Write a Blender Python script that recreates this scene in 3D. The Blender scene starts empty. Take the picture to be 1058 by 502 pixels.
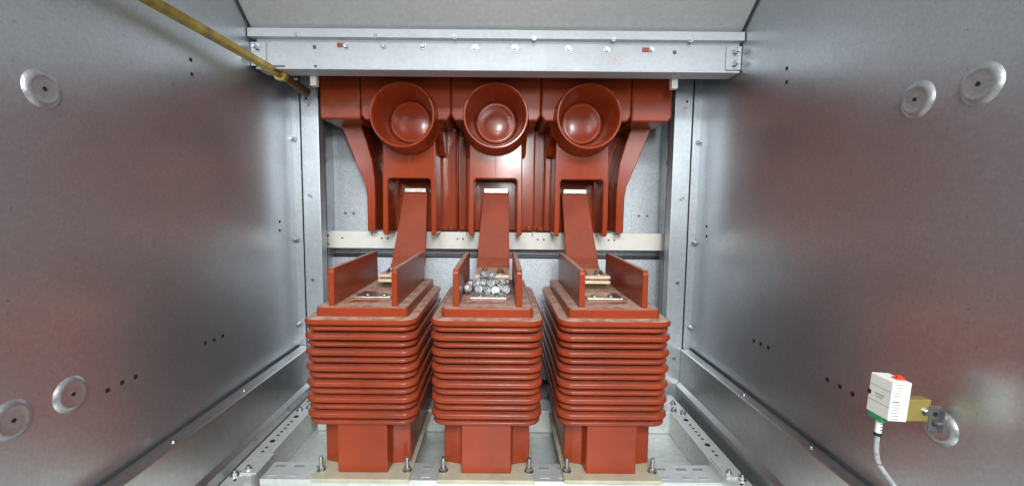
import bpy, bmesh, math, random
from mathutils import Vector, Matrix
random.seed(7)
S = bpy.context.scene
COL = S.collection
R = math.radians
# ------------------------------------------------------------------ materials
def nodes(name):
    m = bpy.data.materials.new(name); m.use_nodes = True
    nt = m.node_tree
    return m, nt, nt.nodes['Principled BSDF']
def N(nt, typ, **kw):
    n = nt.nodes.new(typ)
    for k, v in kw.items():
        if k in n.inputs: n.inputs[k].default_value = v
        else: setattr(n, k, v)
    return n
def mixc(nt, fac, a, b):
    n = nt.nodes.new('ShaderNodeMix'); n.data_type = 'RGBA'
    for sock, v in ((0, fac), (6, a), (7, b)):
        if hasattr(v, 'is_linked'): nt.links.new(v, n.inputs[sock])
        else: n.inputs[sock].default_value = v
    return n.outputs[2]
def ramp(nt, src, p0, c0, p1, c1):
    n = nt.nodes.new('ShaderNodeValToRGB')
    e = n.color_ramp.elements
    e[0].position = p0; e[0].color = c0; e[1].position = p1; e[1].color = c1
    nt.links.new(src, n.inputs[0]); return n.outputs[0]
def g(v, a=1): return (v, v, v, a)
def objco(nt, scale=(1, 1, 1)):
    t = nt.nodes.new('ShaderNodeTexCoord'); mp = nt.nodes.new('ShaderNodeMapping')
    mp.inputs['Scale'].default_value = scale
    nt.links.new(t.outputs['Object'], mp.inputs[0]); return mp.outputs[0]

def galvanised(name, c, rough, spangle=.12, spread=.1, cell=90, metal=1.0, blotch=.1, bump=.02, speck=.45, sc=260.0):
    m, nt, p = nodes(name)
    co = objco(nt)
    vo = N(nt, 'ShaderNodeTexVoronoi', Scale=cell); nt.links.new(co, vo.inputs['Vector'])
    sep = nt.nodes.new('ShaderNodeSeparateColor'); nt.links.new(vo.outputs['Color'], sep.inputs[0])
    n2 = N(nt, 'ShaderNodeTexNoise', Scale=7.0, Detail=5.0, Roughness=.6); nt.links.new(co, n2.inputs['Vector'])
    n3 = N(nt, 'ShaderNodeTexNoise', Scale=sc, Detail=3.0, Roughness=.7); nt.links.new(co, n3.inputs['Vector'])
    lo = tuple(x*(1-spangle) for x in c)+(1,); hi = tuple(min(1, x*(1+spangle)) for x in c)+(1,)
    c1 = mixc(nt, sep.outputs[0], lo, hi)
    c2 = mixc(nt, ramp(nt, n2.outputs[0], .35, g(0), .7, g(blotch*3)), c1, tuple(x*.72 for x in c)+(1,))
    # small dark specks of zinc oxide
    c3 = mixc(nt, ramp(nt, n3.outputs[0], .63, g(0), .72, g(speck)), c2, tuple(x*.45 for x in c)+(1,))
    nt.links.new(c3, p.inputs['Base Color'])
    p.inputs['Metallic'].default_value = metal
    mr = nt.nodes.new('ShaderNodeMapRange'); nt.links.new(n2.outputs[0], mr.inputs[0])
    mr.inputs[1].default_value = .3; mr.inputs[2].default_value = .7
    mr.inputs[3].default_value = rough-spread*.5; mr.inputs[4].default_value = rough+spread*.5
    ad = nt.nodes.new('ShaderNodeMath'); ad.operation = 'MULTIPLY_ADD'
    nt.links.new(sep.outputs[1], ad.inputs[0]); ad.inputs[1].default_value = spangle*.4
    nt.links.new(mr.outputs[0], ad.inputs[2]); nt.links.new(ad.outputs[0], p.inputs['Roughness'])
    bp = N(nt, 'ShaderNodeBump', Strength=bump*5, Distance=.001)
    nt.links.new(n3.outputs[0], bp.inputs['Height']); nt.links.new(bp.outputs[0], p.inputs['Normal'])
    return m

def epoxy(name, c, rough, dust=0.0, coat=.3, chips=.5):
    m, nt, p = nodes(name)
    co = objco(nt)
    n1 = N(nt, 'ShaderNodeTexNoise', Scale=9.0, Detail=4.0, Roughness=.6); nt.links.new(co, n1.inputs['Vector'])
    n2 = N(nt, 'ShaderNodeTexNoise', Scale=55.0, Detail=5.0, Roughness=.65); nt.links.new(co, n2.inputs['Vector'])
    c1 = mixc(nt, ramp(nt, n1.outputs[0], .35, g(0), .7, g(1)), c+(1,), tuple(x*.7 for x in c)+(1,))
    c2 = mixc(nt, ramp(nt, n2.outputs[0], .66, g(0), .74, g(chips)), c1, (c[0]*1.1+.02, c[1]*1.7+.012, c[2]*2+.01, 1))
    out = c2
    if dust:
        ge = nt.nodes.new('ShaderNodeNewGeometry'); sx = nt.nodes.new('ShaderNodeSeparateXYZ')
        nt.links.new(ge.outputs['True Normal'], sx.inputs[0])
        up = ramp(nt, sx.outputs[2], .86, g(0), .99, g(1))
        dn = ramp(nt, n2.outputs[0], .36, g(.35), .58, g(1))
        mu = nt.nodes.new('ShaderNodeMath'); mu.operation = 'MULTIPLY'
        nt.links.new(up, mu.inputs[0]); nt.links.new(dn, mu.inputs[1])
        mu2 = nt.nodes.new('ShaderNodeMath'); mu2.operation = 'MULTIPLY'
        nt.links.new(mu.outputs[0], mu2.inputs[0]); mu2.inputs[1].default_value = dust
        out = mixc(nt, mu2.outputs[0], c2, (.47, .36, .28, 1))
        rr = nt.nodes.new('ShaderNodeMath'); rr.operation = 'MULTIPLY_ADD'
        nt.links.new(mu2.outputs[0], rr.inputs[0]); rr.inputs[1].default_value = .5; rr.inputs[2].default_value = rough
        nt.links.new(rr.outputs[0], p.inputs['Roughness'])
    else:
        rr = nt.nodes.new('ShaderNodeMath'); rr.operation = 'MULTIPLY_ADD'
        nt.links.new(n1.outputs[0], rr.inputs[0]); rr.inputs[1].default_value = .2; rr.inputs[2].default_value = rough-.1
        nt.links.new(rr.outputs[0], p.inputs['Roughness'])
    nt.links.new(out, p.inputs['Base Color'])
    p.inputs['Specular IOR Level'].default_value = .3
    p.inputs['Coat Weight'].default_value = coat; p.inputs['Coat Roughness'].default_value = .12
    bp = N(nt, 'ShaderNodeBump', Strength=.08, Distance=.001)
    nt.links.new(n2.outputs[0], bp.inputs['Height']); nt.links.new(bp.outputs[0], p.inputs['Normal'])
    return m

def plain(name, c, rough, metal=0.0, var=.15, scale=40, c2=None, alpha=None):
    m, nt, p = nodes(name)
    n1 = N(nt, 'ShaderNodeTexNoise', Scale=float(scale), Detail=4.0); nt.links.new(objco(nt), n1.inputs['Vector'])
    out = mixc(nt, ramp(nt, n1.outputs[0], .35, g(0), .68, g(1)), c+(1,), (c2 or tuple(x*(1-var) for x in c))+(1,))
    nt.links.new(out, p.inputs['Base Color'])
    p.inputs['Roughness'].default_value = rough; p.inputs['Metallic'].default_value = metal
    return m

M = {}
M['wall'] = galvanised('galvanised_sheet', (.56, .59, .62), .33, spangle=.06, spread=.09, cell=300, blotch=.08, bump=.02, metal=.89, speck=.6, sc=170.0)
M['post'] = galvanised('bright_zinc_sheet', (.45, .48, .50), .44, spangle=.06, cell=160, blotch=.06, metal=.75)
M['spangle'] = galvanised('spangled_zinc_sheet', (.60, .64, .67), .5, spangle=.13, cell=330, blotch=.04, metal=.6)
M['beam'] = galvanised('zinc_beam', (.50, .53, .55), .6, spangle=.04, cell=160, blotch=.05, metal=.45)
M['roof'] = galvanised('roof_sheet', (.58, .59, .59), .5, spangle=.05, cell=160, blotch=.05, metal=.6)
M['rail'] = galvanised('rail_zinc', (.68, .70, .68), .45, spangle=.08, cell=160, blotch=.15, metal=.6)
M['pan'] = galvanised('pan_zinc', (.64, .67, .64), .48, spangle=.08, cell=120, blotch=.15, metal=.6)
M['ledge'] = galvanised('ledge_zinc', (.62, .63, .63), .36, spangle=.06, cell=140, blotch=.12)
M['cream'] = plain('cream_paint', (.70, .68, .61), .45, var=.06)
M['red'] = epoxy('red_epoxy', (.32, .046, .012), .24, coat=.2, chips=.12)
M['redspout'] = epoxy('red_gloss_epoxy', (.32, .042, .010), .27, coat=.25, chips=.05)
M['redct'] = epoxy('red_dusty_epoxy', (.29, .040, .011), .34, dust=.9, coat=.05, chips=.5)
M['redrib'] = epoxy('red_rib_epoxy', (.29, .040, .011), .30, dust=.1, coat=.08, chips=.4)
M['sleeve'] = epoxy('heat_shrink_sleeve', (.31, .060, .027), .5, dust=.4, coat=0, chips=.2)
M['steel'] = plain('zinc_bolt', (.46, .47, .48), .36, 1.0, var=.35, scale=200)
M['loose'] = plain('loose_bolt_zinc', (.66, .67, .68), .42, .75, var=.3, scale=200)
M['tin'] = plain('tinned_copper', (.74, .72, .68), .36, 1.0, scale=90, c2=(.55, .45, .36))
M['copper'] = plain('dusty_copper', (.72, .56, .41), .45, .4, scale=120, c2=(.55, .40, .28))
M['black'] = plain('dark_hole', (.006, .006, .006), .8)
M['seam'] = plain('dark_seam', (.03, .03, .032), .7)
M['brass'] = plain('yellow_zinc_plating', (.54, .41, .09), .3, 1.0, scale=30, c2=(.30, .17, .06))
M['brassplate'] = plain('yellow_zinc_bracket', (.40, .32, .085), .38, .6, scale=60, c2=(.5, .38, .13))
M['brassd'] = plain('dull_bronze', (.17, .13, .07), .45, .8, scale=30)
M['yellow'] = plain('yellowish_base_plate', (.54, .51, .37), .5, .25, scale=30, c2=(.43, .40, .29))
M['white'] = plain('white_plastic', (.72, .72, .66), .45, var=.04)
M['vent'] = plain('vent_shadow_grey', (.25, .25, .24), .6)
M['ink'] = plain('label_ink', (.10, .10, .10), .6)
M['green'] = plain('green_plastic', (.02, .30, .11), .4)
M['redplastic'] = plain('red_plastic', (.70, .05, .02), .35)
M['angle'] = plain('dull_grey_zinc', (.36, .36, .36), .4, .9, scale=90)
M['hose'] = plain('grey_braided_hose', (.36, .37, .37), .3, scale=260, c2=(.22, .23, .23))
M['stamp'] = plain('red_stamp_ink', (.62, .22, .20), .6, scale=400, c2=(.78, .70, .70))
M['redplug'] = plain('red_plug', (.33, .05, .03), .45)
M['dimple'] = galvanised('pressed_zinc', (.56, .57, .585), .36, spangle=.10, spread=.12, cell=260, blotch=.3, bump=.06, metal=.88)

# ------------------------------------------------------------------ mesh builder
class MB:
    def __init__(self): self.bm = bmesh.new(); self.mi = 0
    def _faces(self, vs, mi=None, smooth=False):
        fs = set()
        for v in vs: fs.update(v.link_faces)
        for f in fs:
            if mi is not None: f.material_index = mi
            f.smooth = smooth
    def box(self, x0, x1, y0, y1, z0, z1, bev=0, mi=0, seg=2):
        t = bmesh.new(); bmesh.ops.create_cube(t, size=1)
        bmesh.ops.scale(t, vec=(x1-x0, y1-y0, z1-z0), verts=t.verts)
        bmesh.ops.translate(t, vec=((x0+x1)/2, (y0+y1)/2, (z0+z1)/2), verts=t.verts)
        if bev: bmesh.ops.bevel(t, geom=t.edges[:], offset=bev, segments=seg, affect='EDGES', profile=.5)
        return self.join(t, mi)
    def join(self, t, mi=0, mat=None, smooth=None):
        for f in t.faces:
            f.material_index = mi
            if smooth is not None: f.smooth = smooth
        if mat: bmesh.ops.transform(t, matrix=mat, verts=t.verts)
        me = bpy.data.meshes.new('tmp'); t.to_mesh(me); t.free()
        self.bm.from_mesh(me); bpy.data.meshes.remove(me); return self
    def cyl(self, c, axis, r, h, n=20, r2=None, mi=0, bev=0, smooth=True):
        """cylinder starting at c and running h along axis"""
        t = bmesh.new()
        bmesh.ops.create_cone(t, cap_ends=True, segments=n, radius1=r, radius2=r if r2 is None else r2, depth=h)
        bmesh.ops.translate(t, vec=(0, 0, h/2), verts=t.verts)
        if bev: bmesh.ops.bevel(t, geom=[e for e in t.edges if len(e.link_faces) == 2 and abs(e.calc_face_angle(0)) > 1.2], offset=bev, segments=1, affect='EDGES')
        q = Vector((0, 0, 1)).rotation_difference(Vector(axis).normalized())
        mat = Matrix.Translation(Vector(c)) @ q.to_matrix().to_4x4()
        return self.join(t, mi, mat)
    def tube(self, pts, r, n=12, mi=0):
        t = bmesh.new(); rings = []
        P = [Vector(p) for p in pts]
        for i, p in enumerate(P):
            d = (P[min(i+1, len(P)-1)]-P[max(i-1, 0)]).normalized()
            up = Vector((0, 0, 1)) if abs(d.z) < .9 else Vector((0, 1, 0))
            a = d.cross(up).normalized(); b = d.cross(a)
            rings.append([t.verts.new(p+r*(math.cos(k*2*math.pi/n)*a+math.sin(k*2*math.pi/n)*b)) for k in range(n)])
        for A, B in zip(rings, rings[1:]):
            for k in range(n): t.faces.new((A[k], A[(k+1) % n], B[(k+1) % n], B[k]))
        t.faces.new(rings[0]); t.faces.new(rings[-1])
        bmesh.ops.recalc_face_normals(t, faces=t.faces)
        for f in t.faces: f.smooth = len(f.verts) == 4
        return self.join(t, mi)
    def loft(self, loops, mi=0, cap=True, smooth=False):
        t = bmesh.new(); rs = [[t.verts.new(p) for p in lp] for lp in loops]; n = len(loops[0])
        for A, B in zip(rs, rs[1:]):
            for k in range(n): t.faces.new((A[k], A[(k+1) % n], B[(k+1) % n], B[k]))
        if cap: t.faces.new(rs[0]); t.faces.new(rs[-1])
        bmesh.ops.recalc_face_normals(t, faces=t.faces)
        if smooth:
            for f in t.faces: f.smooth = len(f.verts) == 4
        return self.join(t, mi)
    def prism(self, poly, y0, y1, axis='y', bev=0, mi=0, seg=2):
        """poly of (a, b): axis y -> (x, z); axis x -> (y, z); axis z -> (x, y)"""
        t = bmesh.new()
        f3 = {'y': lambda a, b, h: (a, h, b), 'x': lambda a, b, h: (h, a, b), 'z': lambda a, b, h: (a, b, h)}[axis]
        A = [t.verts.new(f3(a, b, y0)) for a, b in poly]; B = [t.verts.new(f3(a, b, y1)) for a, b in poly]
        n = len(poly); t.faces.new(A); t.faces.new(B)
        for k in range(n): t.faces.new((A[k], A[(k+1) % n], B[(k+1) % n], B[k]))
        bmesh.ops.recalc_face_normals(t, faces=t.faces)
        if bev: bmesh.ops.bevel(t, geom=t.edges[:], offset=bev, segments=seg, affect='EDGES', profile=.5)
        return self.join(t, mi)
    def lathe_y(self, prof, cx, cz, n=64, sz=1.0, mi=0):
        """prof: (r, y) list, spun about the y axis"""
        t = bmesh.new(); rings = []
        for r, y in prof:
            if r < 1e-6: rings.append([t.verts.new((cx, y, cz))])
            else: rings.append([t.verts.new((cx+r*math.cos(k*2*math.pi/n), y, cz+sz*r*math.sin(k*2*math.pi/n))) for k in range(n)])
        for A, B in zip(rings, rings[1:]):
            for k in range(n):
                if len(A) == 1: t.faces.new((A[0], B[(k+1) % n], B[k]))
                elif len(B) == 1: t.faces.new((A[k], A[(k+1) % n], B[0]))
                else: t.faces.new((A[k], A[(k+1) % n], B[(k+1) % n], B[k]))
        bmesh.ops.recalc_face_normals(t, faces=t.faces)
        for f in t.faces: f.smooth = True
        return self.join(t, mi)
    def build(self, name, mats, parent=None, sharp=40):
        me = bpy.data.meshes.new(name)
        off = Vector((0, 0, 0))
        if parent is not None:
            p = parent
            while p is not None: off += p.location; p = p.parent
        bmesh.ops.translate(self.bm, vec=-off, verts=self.bm.verts)
        bmesh.ops.recalc_face_normals(self.bm, faces=[f for f in self.bm.faces]) if False else None
        for e in self.bm.edges:
            if len(e.link_faces) == 2 and e.calc_face_angle(0) > R(sharp): e.smooth = False
        self.bm.to_mesh(me); self.bm.free()
        for m in (mats if isinstance(mats, (list, tuple)) else [mats]): me.materials.append(M[m])
        o = bpy.data.objects.new(name, me); COL.objects.link(o)
        if parent is not None: o.parent = parent
        return o

def tag(o, label=None, cat=None, group=None, kind=None):
    if label: o['label'] = label
    if cat: o['category'] = cat
    if group: o['group'] = group
    if kind: o['kind'] = kind
    return o
def thing(name, label, cat, loc, group=None):
    o = bpy.data.objects.new(name, None); COL.objects.link(o); o.location = loc; o.empty_display_size = .02
    return tag(o, label, cat, group)
def copy_tree(o, parent=None):
    c = o.copy(); COL.objects.link(c)
    if parent is not None: c.parent = parent
    for ch in list(o.children): copy_tree(ch, c)
    return c
def rrect(x0, x1, y0, y1, r, z, seg=6):
    pts = []
    for cx, cy, a0 in ((x1-r, y1-r, 0), (x0+r, y1-r, 90), (x0+r, y0+r, 180), (x1-r, y0+r, 270)):
        for k in range(seg+1):
            a = R(a0+90*k/seg); pts.append((cx+r*math.cos(a), cy+r*math.sin(a), z))
    return pts

def bolt(parent, c, axis, r=.006, h=.005, name='bolt', washer=True, stud=0.0, mat='steel'):
    """hex head on a washer, the axis pointing out of the surface"""
    a = Vector(axis).normalized(); c = Vector(c); b = MB()
    if washer: b.cyl(c-a*.0006, a, r*1.35, .0018, 20)
    b.cyl(c+a*.001, a, r, h, 6, smooth=False, bev=r*.12)
    if stud: b.cyl(c+a*(.001+h), a, r*.55, stud, 12)
    return b.build(name, mat, parent)
def screw(parent, c, axis, r=.004, name='screw'):
    a = Vector(axis).normalized(); c = Vector(c); b = MB()
    b.cyl(c-a*.0004, a, r, .0016, 14); b.cyl(c+a*.0012, a, r*.7, .0012, 14, r2=r*.45)
    return b.build(name, 'steel', parent)

# ------------------------------------------------------------------ cabinet dimensions (metres, camera at origin)
WL, WR = -.504, .480            # inner faces of the side panels
YB = 1.07                       # plane of the rear corner posts
LEDGE = -.355
# ---- ground and pan
b = MB(); b.box(-3, 3, -3, 4, -.64, -.62); tag(b.build('ground', 'seam'), kind='structure')
fl = MB(); fl.box(WL, WR, .12, 1.27, -.528, -.521); fl = fl.build('floor', 'pan'); tag(fl, kind='structure')

# ---- side panels
def side_panel(left):
    x = WL if left else WR; s = 1 if left else -1      # s points into the cabinet
    root = thing('cabinet_wall', 'grey galvanised side panel behind the yellowish rod, left of the transformers' if left else
                 'grey galvanised side panel that carries the white controller, right of the transformers', 'wall panel', (x, .6, -.5), 'cabinet side panels')
    b = MB(); b.box(min(x, x-s*.003), max(x, x-s*.003), .10, YB+.004, -.6, .62); b.build('sheet', 'wall', root)
    def hole(y, z, r=.0045):
        m = MB(); m.prism([(y-r, z-r), (y+r, z-r), (y+r, z+r), (y-r, z+r)], x-s*.0005, x+s*.0006, 'x'); m.build('punched_hole', 'black', root)
    def dimple(y, z, r=.021, dark=True):
        m = MB(); prof = [(1.0, -.0003), (.97, .0003), (.90, .0018), (.82, .0031), (.74, .0038), (.68, .0039), (.6, .0036), (.5, .0034), (.3, .0034), (0, .0033)]
        # pressed boss turned about x
        t = bmesh.new(); n = 48; rings = []
        for k, (q, h) in enumerate(prof):
            if q == 0: rings.append([t.verts.new((x+s*h, y, z))])
            else: rings.append([t.verts.new((x+s*h, y+q*r*math.cos(a*2*math.pi/n), z+q*r*math.sin(a*2*math.pi/n))) for a in range(n)])
        for A, B in zip(rings, rings[1:]):
            for k in range(n):
                if len(B) == 1: t.faces.new((A[k], A[(k+1) % n], B[0]))
                else: t.faces.new((A[k], A[(k+1) % n], B[(k+1) % n], B[k]))
        bmesh.ops.recalc_face_normals(t, faces=t.faces)
        if (t.faces[:][-1].normal.x > 0) != (s > 0): bmesh.ops.reverse_faces(t, faces=t.faces)
        for f in t.faces: f.smooth = True
        m.join(t); d = m.build('dimple', 'dimple', root, sharp=80)
        if dark:
            h = MB(); h.cyl((x+s*.0032, y, z), (s, 0, 0), .0024, .0006, 14); h.build('hole', 'black', d)
    return root, hole, dimple
def onwall(px, py, x):          # photograph pixel -> point of the side wall (y, z); used for the pressed marks only
    y = abs(x)*450/abs(px-517); return y, P_z(px, py, y)
F0 = 450; TL = math.atan(39/450); RL = R(.5)
def P_z(px, py, D):
    X, Y = px-517, py-251
    X, Y = X*math.cos(RL)+Y*math.sin(RL), -X*math.sin(RL)+Y*math.cos(RL)
    v = -Y/F0; return (math.cos(TL)*v-math.sin(TL))*D/(math.cos(TL)+math.sin(TL)*v)
def P_x(px, py, D):
    X, Y = px-517, py-251
    X, Y = X*math.cos(RL)+Y*math.sin(RL), -X*math.sin(RL)+Y*math.cos(RL)
    return X/F0*D/(math.cos(TL)-math.sin(TL)*Y/F0)

_, hole, dimple = side_panel(True)
def wallpt(px, py, W):
    lo, hi = .2, 2.0
    for _ in range(50):
        mid = (lo+hi)/2
        if abs(P_x(px, py, mid)) < abs(W): lo = mid
        else: hi = mid
    return lo, P_z(px, py, lo)
for px, py in ((197, 62), (198, 77), (111, 403), (126, 395), (140, 389), (212, 354), (221, 351), (230, 347), (289, 229), (289, 238)):
    y, z = wallpt(px, py, WL); hole(y, z, .0028 if px < 200 else .003)
for px, py in ((43, 92), (73, 407), (11, 434)):
    y, z = wallpt(px, py, WL); dimple(y, z, .0215)
_, hole, dimple = side_panel(False)
for px, py in ((813, 71), (813, 85), (855, 392), (868, 399), (881, 407), (779, 352), (786, 355), (794, 359), (730, 234), (730, 244)):
    y, z = wallpt(px, py, WR); hole(y, z, .0028 if px > 800 else .003)
for px, py in ((948, 103), (1014, 87)):
    y, z = wallpt(px, py, WR); dimple(y, z, .0215)
yd, zd = wallpt(972, 441, WR); dimple(yd, zd, .0195, False)

# ---- side ledges along the foot of each panel
for left in (True, False):
    x = WL if left else WR; s = 1 if left else -1
    lip = x+s*(.030 if left else .025)
    root = thing('side_ledge', 'folded zinc ledge along the foot of the ' + ('panel behind the rod' if left else 'panel with the white controller'), 'ledge',
                 (x, .6, -.505), 'side ledges')
    b = MB(); b.prism([(x+s*.001, LEDGE), (lip-s*.002, LEDGE), (lip, LEDGE-.002), (lip, -.440), (lip+s*.008, -.448), (lip+s*.008, -.5205), (x+s*.001, -.5205)], .12, YB-.004)
    b.build('folded_sheet', 'ledge', root)
    b = MB(); b.box(min(x+s*.001, x+s*.004), max(x+s*.001, x+s*.004), .12, YB-.005, LEDGE, LEDGE+.0025); b.build('seam_gap', 'seam', root)
    for y in (.62, .80, .97): screw(root, (lip-s*.010, y, LEDGE), (0, 0, 1), .0032, 'rivet')
    for y in (.66, .80, .93): bolt(root, (lip+s*.002, y, -.452), (0, 0, 1), .0055, .005)

# ---- base frame: perforated rails along each side, slotted rail across the front, rail across the back
ZR = -.467
for left in (True, False):
    s = 1 if left else -1; x = (WL if left else WR)+s*(.040 if left else .050)
    x2 = x+s*.038; a, c = min(x, x2), max(x, x2)
    root = thing('base_rail', 'perforated zinc base rail below the ' + ('rod side panel' if left else 'controller side panel'), 'rail', (x+s*.019, .7, -.505), 'perforated base rails')
    b = MB(); b.box(a, c, .30, 1.05, -.5205, ZR, bev=.0015)
    yy = .70; k = 0
    while yy < .93:
        r = .0052 if k % 6 == 1 else .0027
        b.cyl((x+s*.018, yy, ZR-.0002), (0, 0, 1), r, .0008, 12, mi=1); yy += .014+(.008 if k % 6 in (0, 1) else 0); k += 1
    b.build('channel', ['rail', 'black'], root)
    for y, dx in ((.713, .010), (.726, .026), (.952, .012), (.965, .028), (1.0, .016)):
        bolt(root, (x+s*dx, y, ZR), (0, 0, 1), .0055, .005, stud=.004)
ZC = -.4795
root = thing('front_cross_rail', 'slotted zinc rail under the front feet of the transformers', 'rail', (-.012, .73, -.505))
b = MB(); xa, xb = WL+.0865, WR-.0865
b.box(xa, xb, .722, .775, ZC-.012, ZC, bev=.001)
for x0 in (-.40, -.365, -.325, -.129, -.098, .083, .115, .297, .335, .365):
    for yy in (.735, .760): b.box(x0-.009, x0+.009, yy-.0035, yy+.0035, ZC-.0002, ZC+.0006, mi=1 if yy > .74 else 2)
b.build('channel', ['rail', 'vent', 'beam'], root)
b = MB(); b.box(xa, xb, .726, .729, -.520, ZC-.0125); b.build('front_web', 'rail', root)
for a, c in ((xa-.03, xa-.001), (xb+.001, xb+.03)):
    b = MB(); b.box(a, c, .715, .775, ZR+.0005, ZR+.003); b.build('end_tab', 'rail', root)
root = thing('rear_cross_rail', 'zinc rail across the floor behind the transformers', 'rail', (-.012, .98, -.505))
b = MB(); b.box(xa, xb, .962, 1.02, -.5205, ZR-.001, bev=.0015); b.build('channel', 'pan', root)
for x in (-.39, .34, .36): bolt(root, (x, .985, ZR-.001), (0, 0, 1), .006, .005, stud=.006)

# ---- rear corner posts
for left in (True, False):
    s = 1 if left else -1; x = WL if left else WR
    root = thing('corner_post', 'pale zinc corner post at the ' + ('rod end, left of the red contact boxes' if left else 'controller side, right of the red contact boxes'), 'post', (x, YB, -.505), 'rear corner posts')
    b = MB()
    b.box(min(x, x+s*.0205), max(x, x+s*.0205), YB, YB+.02, -.5, .45)
    b.box(min(x+s*.0215, x+s*.064), max(x+s*.0215, x+s*.064), YB-.002, YB+.03, -.5, .45, bev=.0015)
    b.build('post_sheet', 'post', root)
    b = MB(); b.box(min(x+s*.018, x+s*.024), max(x+s*.018, x+s*.024), YB+.0, YB+.004, -.5, .45); 
    b.build('post_seam', 'seam', root)
    for z in (.155, -.088, -.300): bolt(root, (x+s*.002, YB-.003, z), (0, -1, 0), .0055, .006, stud=.005)
    for z in (.235, .018, -.188, -.38): screw(root, (x+s*.040, YB-.002, z), (0, -1, 0), .0048)
    for z in (.13, -.10): 
        b = MB(); b.cyl((x+s*.024+s*.012, YB-.0022, z+.12), (0, -1, 0), .0028, .0006, 12); b.build('hole', 'black', root)
    # stepped inner flange that runs back to the rear panel
    r2 = thing('inner_post', 'narrow stepped zinc strip beside the back panel at the ' + ('rod end' if left else 'controller side'), 'post', (x+s*.075, 1.16, -.505), 'inner posts')
    b = MB(); u = x+s*.0005
    b.box(min(u, u+s*.020), max(u, u+s*.020), 1.155, 1.25, -.5, .45, bev=.001)
    b.box(min(u+s*.0205, u+s*.027), max(u+s*.0205, u+s*.027), 1.20, 1.25, -.5, .45, bev=.001)
    b.build('strip', 'post', r2)
    for dx in (.016, .024): bolt(r2, (u+s*dx, 1.154 if dx < .02 else 1.199, .118), (0, -1, 0), .0055, .006, stud=.008)

# ---- back panels
root = thing('back_panel', 'spangled zinc back panel behind the red contact boxes', 'wall panel', (-.012, 1.26, .1))
b = MB(); b.box(WL+.001, WR-.001, 1.252, 1.258, -.142, .62); b.build('sheet', 'spangle', root)
for xx in (-.432, .407):
    b = MB(); b.box(xx-.032, xx+.032, 1.2495, 1.2515, -.085, -.010, bev=.0006); pl = b.build('patch_plate', 'spangle', root)
    for d in (-.012, .012): screw(pl, (xx+d, 1.2493, -.027), (0, -1, 0), .0035, 'rivet')
for xx in (-.335, .30): bolt(root, (xx, 1.251, -.055), (0, -1, 0), .006, .006)
for xx in (-.335, .305):
    b = MB(); b.cyl((xx, 1.2518, -.118), (0, -1, 0), .004, .0008, 12); b.build('hole', 'black', root)
root = thing('lower_back_panel', 'spangled zinc panel low behind the transformers', 'wall panel', (-.012, 1.235, -.5))
b = MB(); b.box(WL+.001, WR-.001, 1.225, 1.235, -.504, -.150, bev=.002); b.build('sheet', 'spangle', root)
b = MB(); b.box(WL+.001, WR-.001, 1.236, 1.250, -.1495, -.1482); b.build('shadow_gap', 'seam', root)

# ---- cream support rail
root = thing('support_rail', 'cream painted flat rail crossing behind the copper bars', 'rail', (-.012, 1.165, -.12))
b = MB(); b.box(WL+.025, WR-.0235, 1.165, 1.168, -.118, -.0725, bev=.0008); b.box(WL+.026, WR-.0245, 1.1681, 1.19, -.0765, -.0735); b.build('rail_face', 'cream', root)
for xx in (-.424, -.318, -.302, -.115, -.1, .1, .116, .29, .305): 
    b = MB(); b.cyl((xx, 1.1652, -.091), (0, -1, 0), .0026, .0008, 12); b.build('hole', 'ink', root)
for z in (-.085, -.108): screw(root, (-.462, 1.1648, z), (0, -1, 0), .003)
for xx in (-.345, -.09, .085, .318):
    b = MB(); b.box(xx-.001, xx+.001, 1.1638, 1.1646, -.083, -.073); b.build('edge_slit', 'ink', root)

# ---- top beam, trim, roof
root = thing('top_beam', 'bright zinc channel beam with a row of bolts above the red contact boxes', 'beam', (-.012, .91, .257))
b = MB(); b.box(WL+.012, WR-.004, .905, .908, .2712, .3275)
b.box(WL+.012, WR-.004, .9085, .945, .2680, .2708)
b.box(WL+.012, WR-.004, .8975, .908, .2672, .2710, bev=.001)
b.build('channel', 'beam', root)
bx = [P_x(px, 49, .905) for px in (396, 437, 491, 532, 587, 627)]
for px, py in ((357, 48), (396, 48), (437, 48), (491, 50), (532, 50), (587, 51), (627, 52), (673, 52)):
    bolt(root, (P_x(px, py, .905), .9045, P_z(px, py, .905)), (0, -1, 0), .0048, .004)
for px, py in ((352, 47), (667, 52)):
    m = MB(); X, Z = P_x(px, py, .905), P_z(px, py, .905)
    m.box(X-.007, X+.007, .9030, .9047, Z-.0042, Z+.0042, bev=.0006); m.build('red_slot', 'redplug', root)
for px, py, r in ((325, 49, .0035), (697, 54.5, .0035), (326, 69, .003), (697, 75, .003), (288, 69, .004)):
    m = MB(); X, Z = P_x(px, py, .905), P_z(px, py, .905)
    w = .013 if r == .004 else r
    m.box(X-w, X+w, .9044, .9052, Z-min(r, .0022 if w > r else r), Z+min(r, .0022 if w > r else r)); m.build('hole', 'ink', root)
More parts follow.
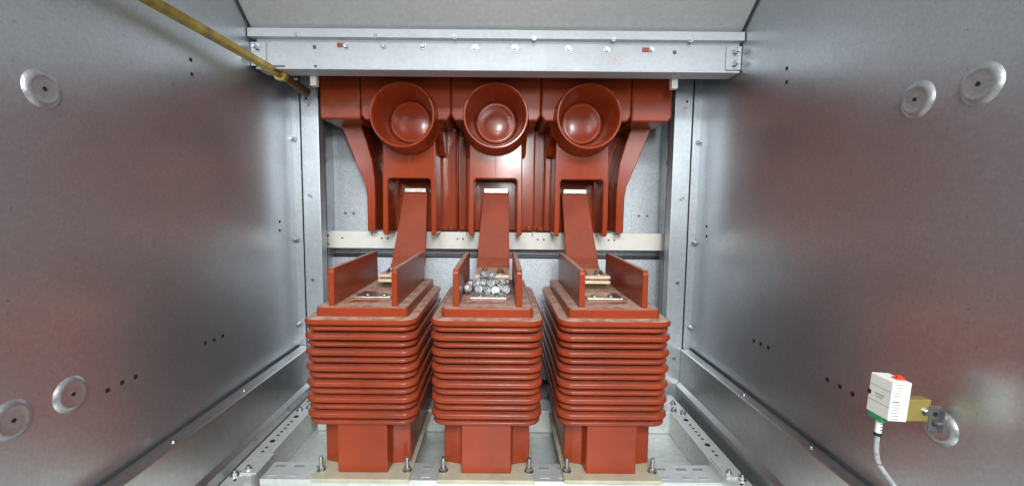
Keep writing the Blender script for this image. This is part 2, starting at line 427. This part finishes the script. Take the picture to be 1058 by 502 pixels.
# oval inspection stamp
X, Z = P_x(637.5, 62, .905), P_z(637.5, 62, .905); t = bmesh.new(); n = 40
ro, ri = [], []
for k in range(n):
    a = k*2*math.pi/n; ca, sa = math.cos(a), math.sin(a); sg = lambda v: math.copysign(abs(v)**.6, v)
    ro.append(t.verts.new((X+.0122*sg(ca), .9046, Z+.0082*sg(sa)))); ri.append(t.verts.new((X+.0112*sg(ca), .9046, Z+.0072*sg(sa))))
for k in range(n): t.faces.new((ro[k], ro[(k+1) % n], ri[(k+1) % n], ri[k]))
m = MB(); m.join(t)
for dz in (-.002, .002): m.box(X-.007, X+.007, .9043, .9046, Z+dz-.0005, Z+dz+.0005)
m.build('inspection_stamp', 'stamp', root)
for left in (True, False):
    s = 1 if left else -1; x = WL+.001 if left else WR-.001
    m = MB(); m.box(min(x, x+s*.030), max(x, x+s*.030), .9005, .9035,   .274, .320, bev=.0006); br = m.build('end_bracket', 'beam', root)
    for z in (.309, .285): bolt(br, (x+s*.012, .9, z), (0, -1, 0), .0062, .006, stud=.006)
    m = MB(); X = P_x(326 if left else 695, 86, .96); m.box(X-.0065, X+.0065, .947, .962, .249, .272, bev=.001); m.build('spacer_block', 'cream', root)
root = thing('trim_strip', 'zinc trim strip with screws between the sloping roof sheet and the beam', 'trim', (-.012, .895, .33))
m = MB(); m.prism([(.890, .327), (.890, .343), (.894, .3445), (.912, .3445), (.912, .327)], WL+.002, WR-.002, 'x'); m.build('strip', 'beam', root)
for px, py in ((306, 36), (388, 37.5), (470, 38.5), (552, 40), (634, 41), (714, 42)):
    screw(root, (P_x(px, py, .89), .8898, P_z(px, py, .89)), (0, -1, 0), .0042)
root = thing('roof_panel', 'grey sloping roof sheet above the trim strip', 'roof panel', (-.012, .8, .4))
m = MB(); m.prism([(.905, .345), (.80, .430), (.30, .60), (.30, .605), (.80, .435), (.912, .349)], WL+.001, WR-.001, 'x'); m.build('sheet', 'roof', root)
for x in (WL+.0012, WR-.0037):
    m = MB(); m.prism([(.9035, .3435), (.79, .4355), (.79, .4375), (.9035, .3455)], x, x+.0025, 'x'); m.build('edge_gap', 'seam', root)
m = MB(); m.prism([(.06, .60), (.9, .60), (.9, .61), (.06, .61)], WL, WR, 'x'); tag(m.build('ceiling_sheet', 'roof'), 'flat grey sheet closing the top of the cabinet above the slope', 'roof panel')
root = thing('rear_sheet', 'plain zinc sheet closing the cabinet far behind the posts', 'wall panel', (-.012, 1.29, -.5))
m = MB(); m.box(WL-.003, WR+.003, 1.28, 1.285, -.6, .62); m.build('sheet', 'post', root)
for x in (WL-.004, WR+.001):
    m = MB(); m.box(x, x+.003, YB+.006, 1.279, -.6, .62); m.build('return_flange', 'post', root)

# ---- drive rod
p0 = Vector((-.478, .30, .268)); p1 = Vector((-.458, .93, .266))
d = (p1-p0).normalized()
root = thing('drive_rod', 'yellowish zinc plated hexagonal rod running along the side panel under the roof', 'rod', p1)
m = MB(); m.cyl(p0, d, .0092, (p1-p0).length, 6, smooth=False, bev=.0009); m.build('shaft', 'brass', root)
m = MB(); m.cyl(p1-d*.008, d, .0145, .012, 28, bev=.0015); m.cyl(p1+d*.004, d, .0125, .004, 28); m.build('collar', 'brassplate', root)
p2 = p1+d*.004; e = Vector((.14, .96, -.16)).normalized()
m = MB(); m.cyl(p2, e, .0100, .088, 24); m.build('end_sleeve', 'brassd', root)
m = MB(); m.cyl(p2+e*.03+Vector((-.01, -.012, -.002)), (.6, .3, .2), .003, .028, 10); m.tube([p2+e*q+Vector((0, -.0112, 0)) for q in (.02, .05, .08)], .0018, 8); m.build('split_pin', 'brassplate', root)

# ------------------------------------------------------------------ contact boxes
CX = (-.2235, -.0130, .1975)
def bore(o, cx, cz, r=.0708):
    k = MB(); k.cyl((cx, .9, cz), (0, 1, 0), r, .222, 72); c = k.build('cutter', 'red')
    md = o.modifiers.new('bore', 'BOOLEAN'); md.operation = 'DIFFERENCE'; md.object = c; md.solver = 'EXACT'
    bpy.context.view_layer.update()
    me = bpy.data.meshes.new_from_object(o.evaluated_get(bpy.context.evaluated_depsgraph_get()))
    o.modifiers.clear(); o.data = me; bpy.data.objects.remove(c)
def contact_box(cx, ends, label):
    root = thing('contact_box', label, 'contact box', (cx, 1.10, -.062), 'red contact boxes')
    hw = .1047
    # upper block with the round spout growing out of it
    m = MB(); m.prism([(cx-hw, .208), (cx-hw+.008, .196), (cx+hw-.008, .196), (cx+hw, .208), (cx+hw, .33), (cx-hw, .33)], 1.037, 1.22, bev=.004)
    ub = m.build('upper_block', 'red', root)
    m = MB(); rz = .201
    m.lathe_y([(.050, 1.100), (.0515, 1.096), (.0665, 1.004), (.0675, 1.0006), (.0695, .9985), (.0722, .9985), (.0738, 1.001), (.0742, 1.006), (.078, 1.05), (.082, 1.06)], cx, rz, 72, 1.0)
    sp = m.build('spout', 'redspout', root)
    m = MB(); m.lathe_y([(0, 1.0890), (.012, 1.0892), (.024, 1.0900), (.034, 1.0914), (.0415, 1.0930), (.0452, 1.0940), (.0462, 1.0936), (.0470, 1.0925), (.0480, 1.0918), (.0492, 1.0922), (.0500, 1.0938), (.0504, 1.0970), (.0535, 1.1), (.0535, 1.104)], cx, rz, 72, 1.0)
    m.build('spout_bottom', 'redspout', sp)
    # neck: a hood with an open slot at the foot
    m = MB(); w, s, zt, zs, zb = .0652, .0520, .215, .0635, -.076
    m.prism([(cx-w+.002, zt), (cx-w, zs), (cx-w-.001, zb+.006), (cx-w+.004, zb), (cx-s-.001, zb), (cx-s, zs-.005), (cx-s+.005, zs), (cx+s-.005, zs), (cx+s, zs-.005),
             (cx+s+.001, zb), (cx+w-.004, zb), (cx+w+.001, zb+.006), (cx+w, zs), (cx+w-.002, zt)], 1.070, 1.155, bev=.003)
    nk = m.build('neck', 'red', root); bore(ub, cx, rz); bore(nk, cx, rz)
    m = MB(); m.box(cx-.0012, cx+.0012, 1.0688, 1.072, .07, .135, bev=.0005); m.build('mould_line', 'red', nk)
    # rear housing seen beside the neck
    m = MB(); h2 = .1050
    xl, xr = cx-(.097 if -1 in ends else h2), cx+(.097 if 1 in ends else h2)
    m.box(xl, xr, 1.222, 1.245, -.070, .205, bev=.002)
    m.box(cx-.055 if -1 in ends else cx-.082, cx+.055 if 1 in ends else cx+h2, 1.185, 1.2225, -.070, .205, bev=.005)
    m.build('rear_housing', 'red', root)
    # rounded gussets between the block and the rear housing
    for q in (-1, 1):
        m = MB(); a, c = sorted((cx+q*.062, cx+q*.0775)); m.prism([(1.075, .203), (1.160, .203), (1.160, .125), (1.135, .150), (1.095, .172)], a, c, 'x', bev=.003)
        m.build('gusset', 'red', root)
    for q in (-1, 1):
        if q in ends: continue
        m = MB(); a = cx+q*.0905; m.box(a-.009, a+.009, 1.174, 1.192, -.070, -.055, bev=.005); m.build('foot_tab', 'red', root)
    for q in ends:
        ox = cx+q*.200; i = cx+q*(hw+.001)
        m = MB(); a, c = sorted((i, ox)); lo = [(a, .197), (c, .197), (c, .33), (a, .33)]
        if q > 0: lo = [(a, .196), (c-.010, .196), (c, .206), (c, .33), (a, .33)]
        m.prism(lo, 1.037, 1.20, bev=.004); m.build('end_block', 'red', root)
        m = MB(); m.prism([(cx+q*.182, .204), (cx+q*.1825, .193), (cx+q*.138, .080), (cx+q*.126, .050), (cx+q*.1215, .018), (cx+q*.1210, -.070),
                           (cx+q*.1010, -.070), (cx+q*.1000, .020), (cx+q*.1005, .060), (cx+q*.106, .110), (cx+q*.122, .165), (cx+q*.135, .204)], 1.128, 1.2455, bev=.0022)
        wg = m.build('wing', 'red', root)
        m = MB(); m.prism([(cx+q*.0975, .203), (cx+q*.134, .203), (cx+q*.1215, .165), (cx+q*.1055, .110), (cx+q*.1000, .06), (cx+q*.1000, -.069), (cx+q*.0975, -.069)], 1.228, 1.244); m.build('wing_back', 'red', wg)
    return root
contact_box(CX[0], (-1,), 'red moulded contact box with a round spout, nearest the yellowish rod')
contact_box(CX[1], (), 'red moulded contact box with a round spout, between two others')
contact_box(CX[2], (1,), 'red moulded contact box with a round spout, nearest the panel with the controller')

# ------------------------------------------------------------------ current transformers
TX = (-.2395, -.0218, .1990); TY = .86; TZ = -.4725
def transformer(cx):
    root = thing('current_transformer', 'red ribbed current transformer nearest the rod side panel', 'transformer', (cx, TY, TZ), 'red ribbed current transformers')
    y0, y1 = .720, 1.050
    # mounting plate
    m = MB(); m.box(cx-.085, cx+.085, .713, 1.06, TZ-.0065, TZ, bev=.0012); pl = m.build('base_plate', 'yellow', root)
    # foot: a wide block with a narrower nose
    m = MB(); m.prism([(cx-.078, .768), (cx-.064, .764), (cx-.0465, .760), (cx-.0438, .732), (cx+.0438, .732), (cx+.0465, .760), (cx+.064, .764), (cx+.078, .768), (cx+.078, 1.02), (cx-.078, 1.02)],
                      TZ, -.376, 'z', bev=.002); m.build('foot', 'redct', root)
    # core inside the ribs
    m = MB(); m.loft([rrect(cx-.073, cx+.073, y0+.026, y1-.026, .02, z) for z in (-.386, -.2)]); m.build('core', 'redrib', root)
    # ribs, broad and narrow in turn
    n = 13; zt = -.2115; zb = -.3775
    for k in range(n):
        z = zt+(zb-zt)*k/(n-1); big = (k % 2 == 1)
        gr = (.0985 if big else .0955)-.0012*k/(n-1)
        hh = .0050 if big else .0037
        prof = [(-.027, -hh*.7), (-.004, -hh), (-.0014, -hh*.9), (0, -hh*.45), (0, hh*.4), (-.0014, hh*.85), (-.004, hh), (-.027, hh*1.15)]
        lp = [rrect(cx-gr-o, cx+gr+o, y0-(gr-.0985)-o, y1+(gr-.0985)+o, max(.006, .026+o), z+h, 7) for o, h in prof]
        m = MB(); m.loft(lp, smooth=True); m.build('rib', 'redrib', root, sharp=60)
    # lid and raised terminal platform
    lp = [rrect(cx-.0985-o, cx+.0985+o, y0-o-.001, y1+o, max(.006, .026+o), z, 7) for o, z in ((-.025, -.2055), (-.002, -.2045), (0, -.202), (0, -.1985), (-.003, -.1955), (-.010, -.1945), (-.02, -.1940))]
    m = MB(); m.loft(lp, smooth=True); m.build('lid', 'redct', root, sharp=35)
    lp = [rrect(cx-.0795-o, cx+.0795+o, .741-o, 1.038+o, .008+o, z, 4) for o, z in ((.001, -.1950), (0, -.180), (-.001, -.1782), (-.003, -.1775))]
    m = MB(); m.loft(lp); m.build('terminal_platform', 'redct', root)
    # two upright barriers
    for q in (-1, 1):
        c = cx+q*.0553
        m = MB(); m.prism([(.749, -.1778), (.750, -.118), (.754, -.1115), (1.018, -.1095), (1.0205, -.112), (1.024, -.1778)], c-.0052, c+.0052, 'x', bev=.0016)
        m.build('barrier', 'redct', root)
    # front terminal pad with two bolt heads
    m = MB(); m.box(cx-.034, cx+.034, .808, .862, -.1774, -.1735, bev=.0008); pad = m.build('terminal_pad', 'tin', root)
    for q in (-1, 1):
        m = MB(); m.cyl((cx+q*.016, .832, -.1736), (0, 0, 1), .007, .001, 16); m.cyl((cx+q*.016, .832, -.173), (0, 0, 1), .004, .0012, 12, mi=1); m.build('threaded_insert', ['steel', 'ink'], pad)
    m = MB(); m.prism([(cx-.036, .775), (cx-.004, .782), (cx+.012, .778), (cx+.036, .786), (cx+.034, .797), (cx-.030, .795)], -.1774, -.1768, 'z'); m.build('wiped_patch', 'red', root)
    for dx, yy in ((-.0765, .740), (.0765, .740), (-.076, 1.038), (.076, 1.038)):
        bolt(root, (cx+dx, yy, TZ), (0, 0, 1), .0062, .006, 'anchor_bolt', stud=.018)
    return root
t0 = transformer(TX[0])
t1 = copy_tree(t0); t1.location.x = TX[1]; t1['label'] = 'red ribbed current transformer with loose bolts heaped on its top'
t2 = copy_tree(t0); t2.location.x = TX[2]; t2.location.y += .002; t2['label'] = 'red ribbed current transformer nearest the panel with the white controller'

# ------------------------------------------------------------------ copper bars in red sleeves
def busbar(xt, xb, wt, wb, label):
    root = thing('busbar', label, 'busbar', (xb, .95, -.1735), 'red sleeved bars')
    # centre line in (y, z), from the upper contact down to the terminal
    path = [(1.160, .052), (1.142, .032), (1.130, .010), (1.068, -.098), (1.050, -.128), (1.038, -.142), (1.024, -.1485), (1.010, -.150)]
    th = .0055; lo = []
    for i, (y, z) in enumerate(path):
        a = path[max(i-1, 0)]; c = path[min(i+1, len(path)-1)]; d = Vector((c[0]-a[0], c[1]-a[1])).normalized(); n = Vector((d.y, -d.x))
        f = max(0, min(1, (.032-z)/.16)); x = xt+(xb-xt)*f; w = (wt+(wb-wt)*f)/2
        lo.append([(x+sx*w, y+n.x*sn*th, z+n.y*sn*th) for sx, sn in ((-1, -.8), (-.96, -1), (.96, -1), (1, -.8), (1, .8), (.96, 1), (-.96, 1), (-1, .8))])
    m = MB(); m.loft(lo[1:-1]); m.build('sleeve', 'sleeve', root)
    m = MB(); m.box(xt-wt*.46, xt+wt*.46, 1.128, 1.19, .031, .042, bev=.001); m.build('upper_contact', 'tin', root)
    w = wb/2-.002
    m = MB(); m.box(xb-w, xb+w, .910, 1.024, -.1535, -.1475, bev=.0008); ft = m.build('foot_plate', 'copper', root)
    m = MB(); m.box(xb-w+.002, xb+w-.002, .901, 1.0, -.1625, -.1565, bev=.0008); m.build('foot_plate', 'copper', root)
    m = MB(); m.box(xb-w+.003, xb+w-.003, .915, 1.0, -.1562, -.1538); m.box(xb-w+.005, xb+w-.005, .925, 1.0, -.1775, -.1628); m.build('spacer', 'brassd', root)
    for q in (-1, 1):
        bolt(ft, (xb+q*.017, .940, -.1475), (0, 0, 1), .0085, .0065, stud=.003)
    return root
busbar(-.2205, -.2205, .060, .078, 'red sleeved flat bar rising from the transformer nearest the rod')
busbar(-.0125, -.0165, .067, .077, 'red sleeved flat bar rising behind the heap of loose bolts')
busbar(.191, .197, .065, .076, 'red sleeved flat bar rising from the transformer nearest the controller panel')

# ------------------------------------------------------------------ loose bolts heaped on the middle transformer
def bolt_mesh():
    m = MB(); m.cyl((0, 0, 0), (0, 0, 1), .0070, .0052, 6, smooth=False, bev=.0007); m.cyl((0, 0, .005), (0, 0, 1), .0036, .013, 12)
    m.cyl((0, 0, .0052), (0, 0, 1), .0084, .0012, 18)
    return m
b0 = bolt_mesh().build('loose_bolt', 'loose')
spots = []
for layer, rows in enumerate((((.852, 5), (.868, 6), (.886, 5)), ((.860, 4), (.877, 4)), ((.870, 2),))):
    for y, n in rows:
        for k in range(n):
            spots.append((-.024-.003*layer+(k-(n-1)/2)*.0172+random.uniform(-.004, .004), y+random.uniform(-.004, .004), -.1662+.0112*layer+random.uniform(0, .002)))
spots.sort(key=lambda p: p[2])
for i, p in enumerate(spots):
    o = b0 if i == 0 else b0.copy()
    if i: COL.objects.link(o)
    o.location = p
    o.rotation_euler = (R(-90+random.uniform(-38, 20)), R(random.uniform(-30, 30)), R(random.uniform(-55, 55)))
    tag(o, 'loose zinc bolt heaped with others on top of the middle transformer', 'bolt', 'loose bolts on the middle transformer')

# ------------------------------------------------------------------ white controller on its bracket
D0 = .445; x0 = P_x(921, 394.7, D0); x1 = P_x(940.5, 395, D0); zt = P_z(921, 394.7, D0); zb = P_z(918.5, 435.5, D0)
root = thing('controller', 'small white plastic controller box with a red button, clipped to a yellow bracket', 'controller', ((x0+x1)/2, D0, zb))
m = MB(); m.box(x0, x1, D0, D0+.0285, zb, zt, bev=.0012); hs = m.build('housing', 'white', root)
m = MB(); m.box(x0+.009, x1-.002, D0+.006, D0+.013, zt-.0005, zt+.002, bev=.0006); m.box(x0+.011, x1-.004, D0+.007, D0+.012, zt+.0015, zt+.0042, bev=.0008); m.build('button', 'redplastic', root)
m = MB()
for k in range(13):
    z = zb+.003+(zt-zb-.006)*k/12
    if k in (6, 7): continue
    m.box(x0+.0018, x0+.010, D0-.0003, D0+.0002, z-.0004, z+.0004)
m.build('vent_slots', 'vent', hs)
m = MB()
for z in (zb+(zt-zb)*.33, zb+(zt-zb)*.72): m.box(x0-.0002, x0+.0002, D0+.0015, D0+.027, z-.0002, z+.0002)
m.build('panel_line', 'vent', hs)
m = MB(); zc = (zt+zb)/2
for k, (a, c) in enumerate(((.008, .011), (.0114, .0135), (.014, .0165), (.0168, .0192))): m.box(x0-.0003, x0+.0002, D0+a, D0+c, zc+.0012, zc+.0022)
for k, (a, c) in enumerate(((.010, .0113), (.0118, .0135), (.0143, .0153), (.0162, .0178))): m.box(x0-.0003, x0+.0002, D0+a, D0+c, zc-.0018, zc-.0008)
for a, c in ((.0015, .0038), (.0042, .0062), (.0066, .0090)): m.box(x0+a, x0+c, D0-.0003, D0+.0002, zc-.0012, zc+.0006)
m.build('printed_label', 'vent', hs)
m = MB(); m.box(x0-.0006, x0+.003, D0+.0247, D0+.0291, zc-.0025, zc+.0025, bev=.0006); m.build('side_slot', 'black', hs)
m = MB(); m.box(x0+.0006, x1-.011, D0+.008, D0+.026, zb-.0055, zb+.001, bev=.0008); m.build('connector', 'green', root)
xc, yc = x0+.0055, D0+.0155
m = MB(); m.cyl((xc, yc, zb-.020), (0, 0, 1), .0032, .0155, 14); fr = m.build('cable_marker', 'white', root)
m = MB()
for k in range(3): m.box(xc-.0015+.0004, xc+.0012, yc-.0036, yc-.003, zb-.0095-.0035*k, zb-.0085-.0035*k)
m.build('marker_print', 'ink', fr)
m = MB(); m.cyl((xc, yc, zb-.0235), (0, 0, 1), .0036, .0035, 14); m.build('cable_collar', 'black', root)
root.rotation_euler.y = R(3.5)
hz = zb-.023
pts = []
xc -= .0016
ctl = [(xc, yc, hz+.001), (xc+.0005, yc, hz-.018), (xc+.004, yc-.002, hz-.034), (xc+.014, yc-.010, hz-.052), (xc+.022, yc-.02, hz-.075), (xc+.026, yc-.03, hz-.11), (xc+.024, yc-.04, hz-.16)]
for i in range(len(ctl)-1):
    p = [Vector(ctl[max(0, min(len(ctl)-1, i+j))]) for j in (-1, 0, 1, 2)]
    for q in range(6):
        u = q/6; pts.append(.5*((2*p[1])+(-p[0]+p[2])*u+(2*p[0]-5*p[1]+4*p[2]-p[3])*u*u+(-p[0]+3*p[1]-3*p[2]+p[3])*u**3))
m = MB(); m.tube(pts, .0026, 14); tag(m.build('hose', 'hose'), 'thin grey braided hose hanging from the green connector of the white controller', 'hose')
# bracket: yellow channel on a grey angle fixed to the pressed boss
root = thing('mounting_bracket', 'yellow plated channel and grey angle holding the white controller to the panel', 'bracket', (WR-.004, yd, zd))
YB2 = .4545; zz = P_z(948, 424, YB2); Bx = P_x(961, 424, YB2)
m = MB()
m.box(x1-.004, Bx, YB2, YB2+.0014, zz-.0118, zz+.0118, bev=.0003)
m.box(x1-.004, Bx, YB2+.0015, YB2+.011, zz+.0106, zz+.0118); m.box(x1-.004, Bx, YB2+.0015, YB2+.011, zz-.0118, zz-.0106)
ch = m.build('channel', 'brassplate', root)
m = MB(); m.box(x1-.0035, x1+.007, YB2-.0006, YB2+.0002, zz-.006, zz+.007); m.build('slot', 'brassd', ch)
bolt(ch, (Bx-.0055, YB2-.0001, zz-.001), (0, -1, 0), .003, .002)
m = MB(); m.box(Bx-.0015, WR-.0032, YB2-.0015, YB2-.0003, zz-.022, zz+.006, bev=.0003); m.box(WR-.0048, WR-.0030, YB2-.008, YB2-.0016, zz-.022, zz+.003, bev=.0003); ag = m.build('angle', 'angle', root)
for dz in (-.003, -.0135):
    m = MB(); m.cyl(((Bx+WR)/2-.002, YB2-.0014, zz+dz), (0, -1, 0), .0026, .0006, 14); m.build('hole', 'black', ag)
m = MB(); m.cyl((WR-.0045, YB2-.005, zz-.012), (-1, 0, 0), .0022, .007, 12); m.build('stud', 'steel', root)

# ------------------------------------------------------------------ light, world, camera
def area(name, loc, target, size, size_y, power, col):
    l = bpy.data.lights.new(name, 'AREA'); l.shape = 'RECTANGLE'; l.size = size; l.size_y = size_y; l.energy = power; l.color = col
    o = bpy.data.objects.new(name, l); COL.objects.link(o); o.location = loc
    o.rotation_euler = (Vector(target)-Vector(loc)).to_track_quat('-Z', 'Y').to_euler(); return o
area('room_lamp', (0.10, -1.0, 1.02), (0, .9, -.1), 1.1, .35, 44, (.93, .97, 1.0))
area('key_lamp', (0.08, -.50, .31), (0, 1, -.12), .14, .20, 8.5, (.97, .99, 1.0))
area('hand_lamp', (0.03, -.05, .10), (0, 1, 0), .05, .05, .8, (1.0, .97, .94))
w = bpy.data.worlds.new('World'); S.world = w; w.use_nodes = True
w.node_tree.nodes['Background'].inputs[0].default_value = (.80, .86, .92, 1); w.node_tree.nodes['Background'].inputs[1].default_value = .04
cam = bpy.data.cameras.new('Camera'); co = bpy.data.objects.new('Camera', cam); COL.objects.link(co); S.camera = co
cam.sensor_fit = 'HORIZONTAL'; cam.sensor_width = 36; cam.lens = 36*450/1058; cam.shift_x = (529-517)/1058
cam.clip_start = .01; cam.clip_end = 100
co.location = (0, 0, 0)
co.rotation_euler = (Matrix.Rotation(math.pi/2-TL, 3, 'X') @ Matrix.Rotation(RL, 3, 'Z')).to_euler()
vs = S.view_settings; vs.view_transform = 'Standard'; vs.look = 'None'; vs.exposure = .12; vs.gamma = 1
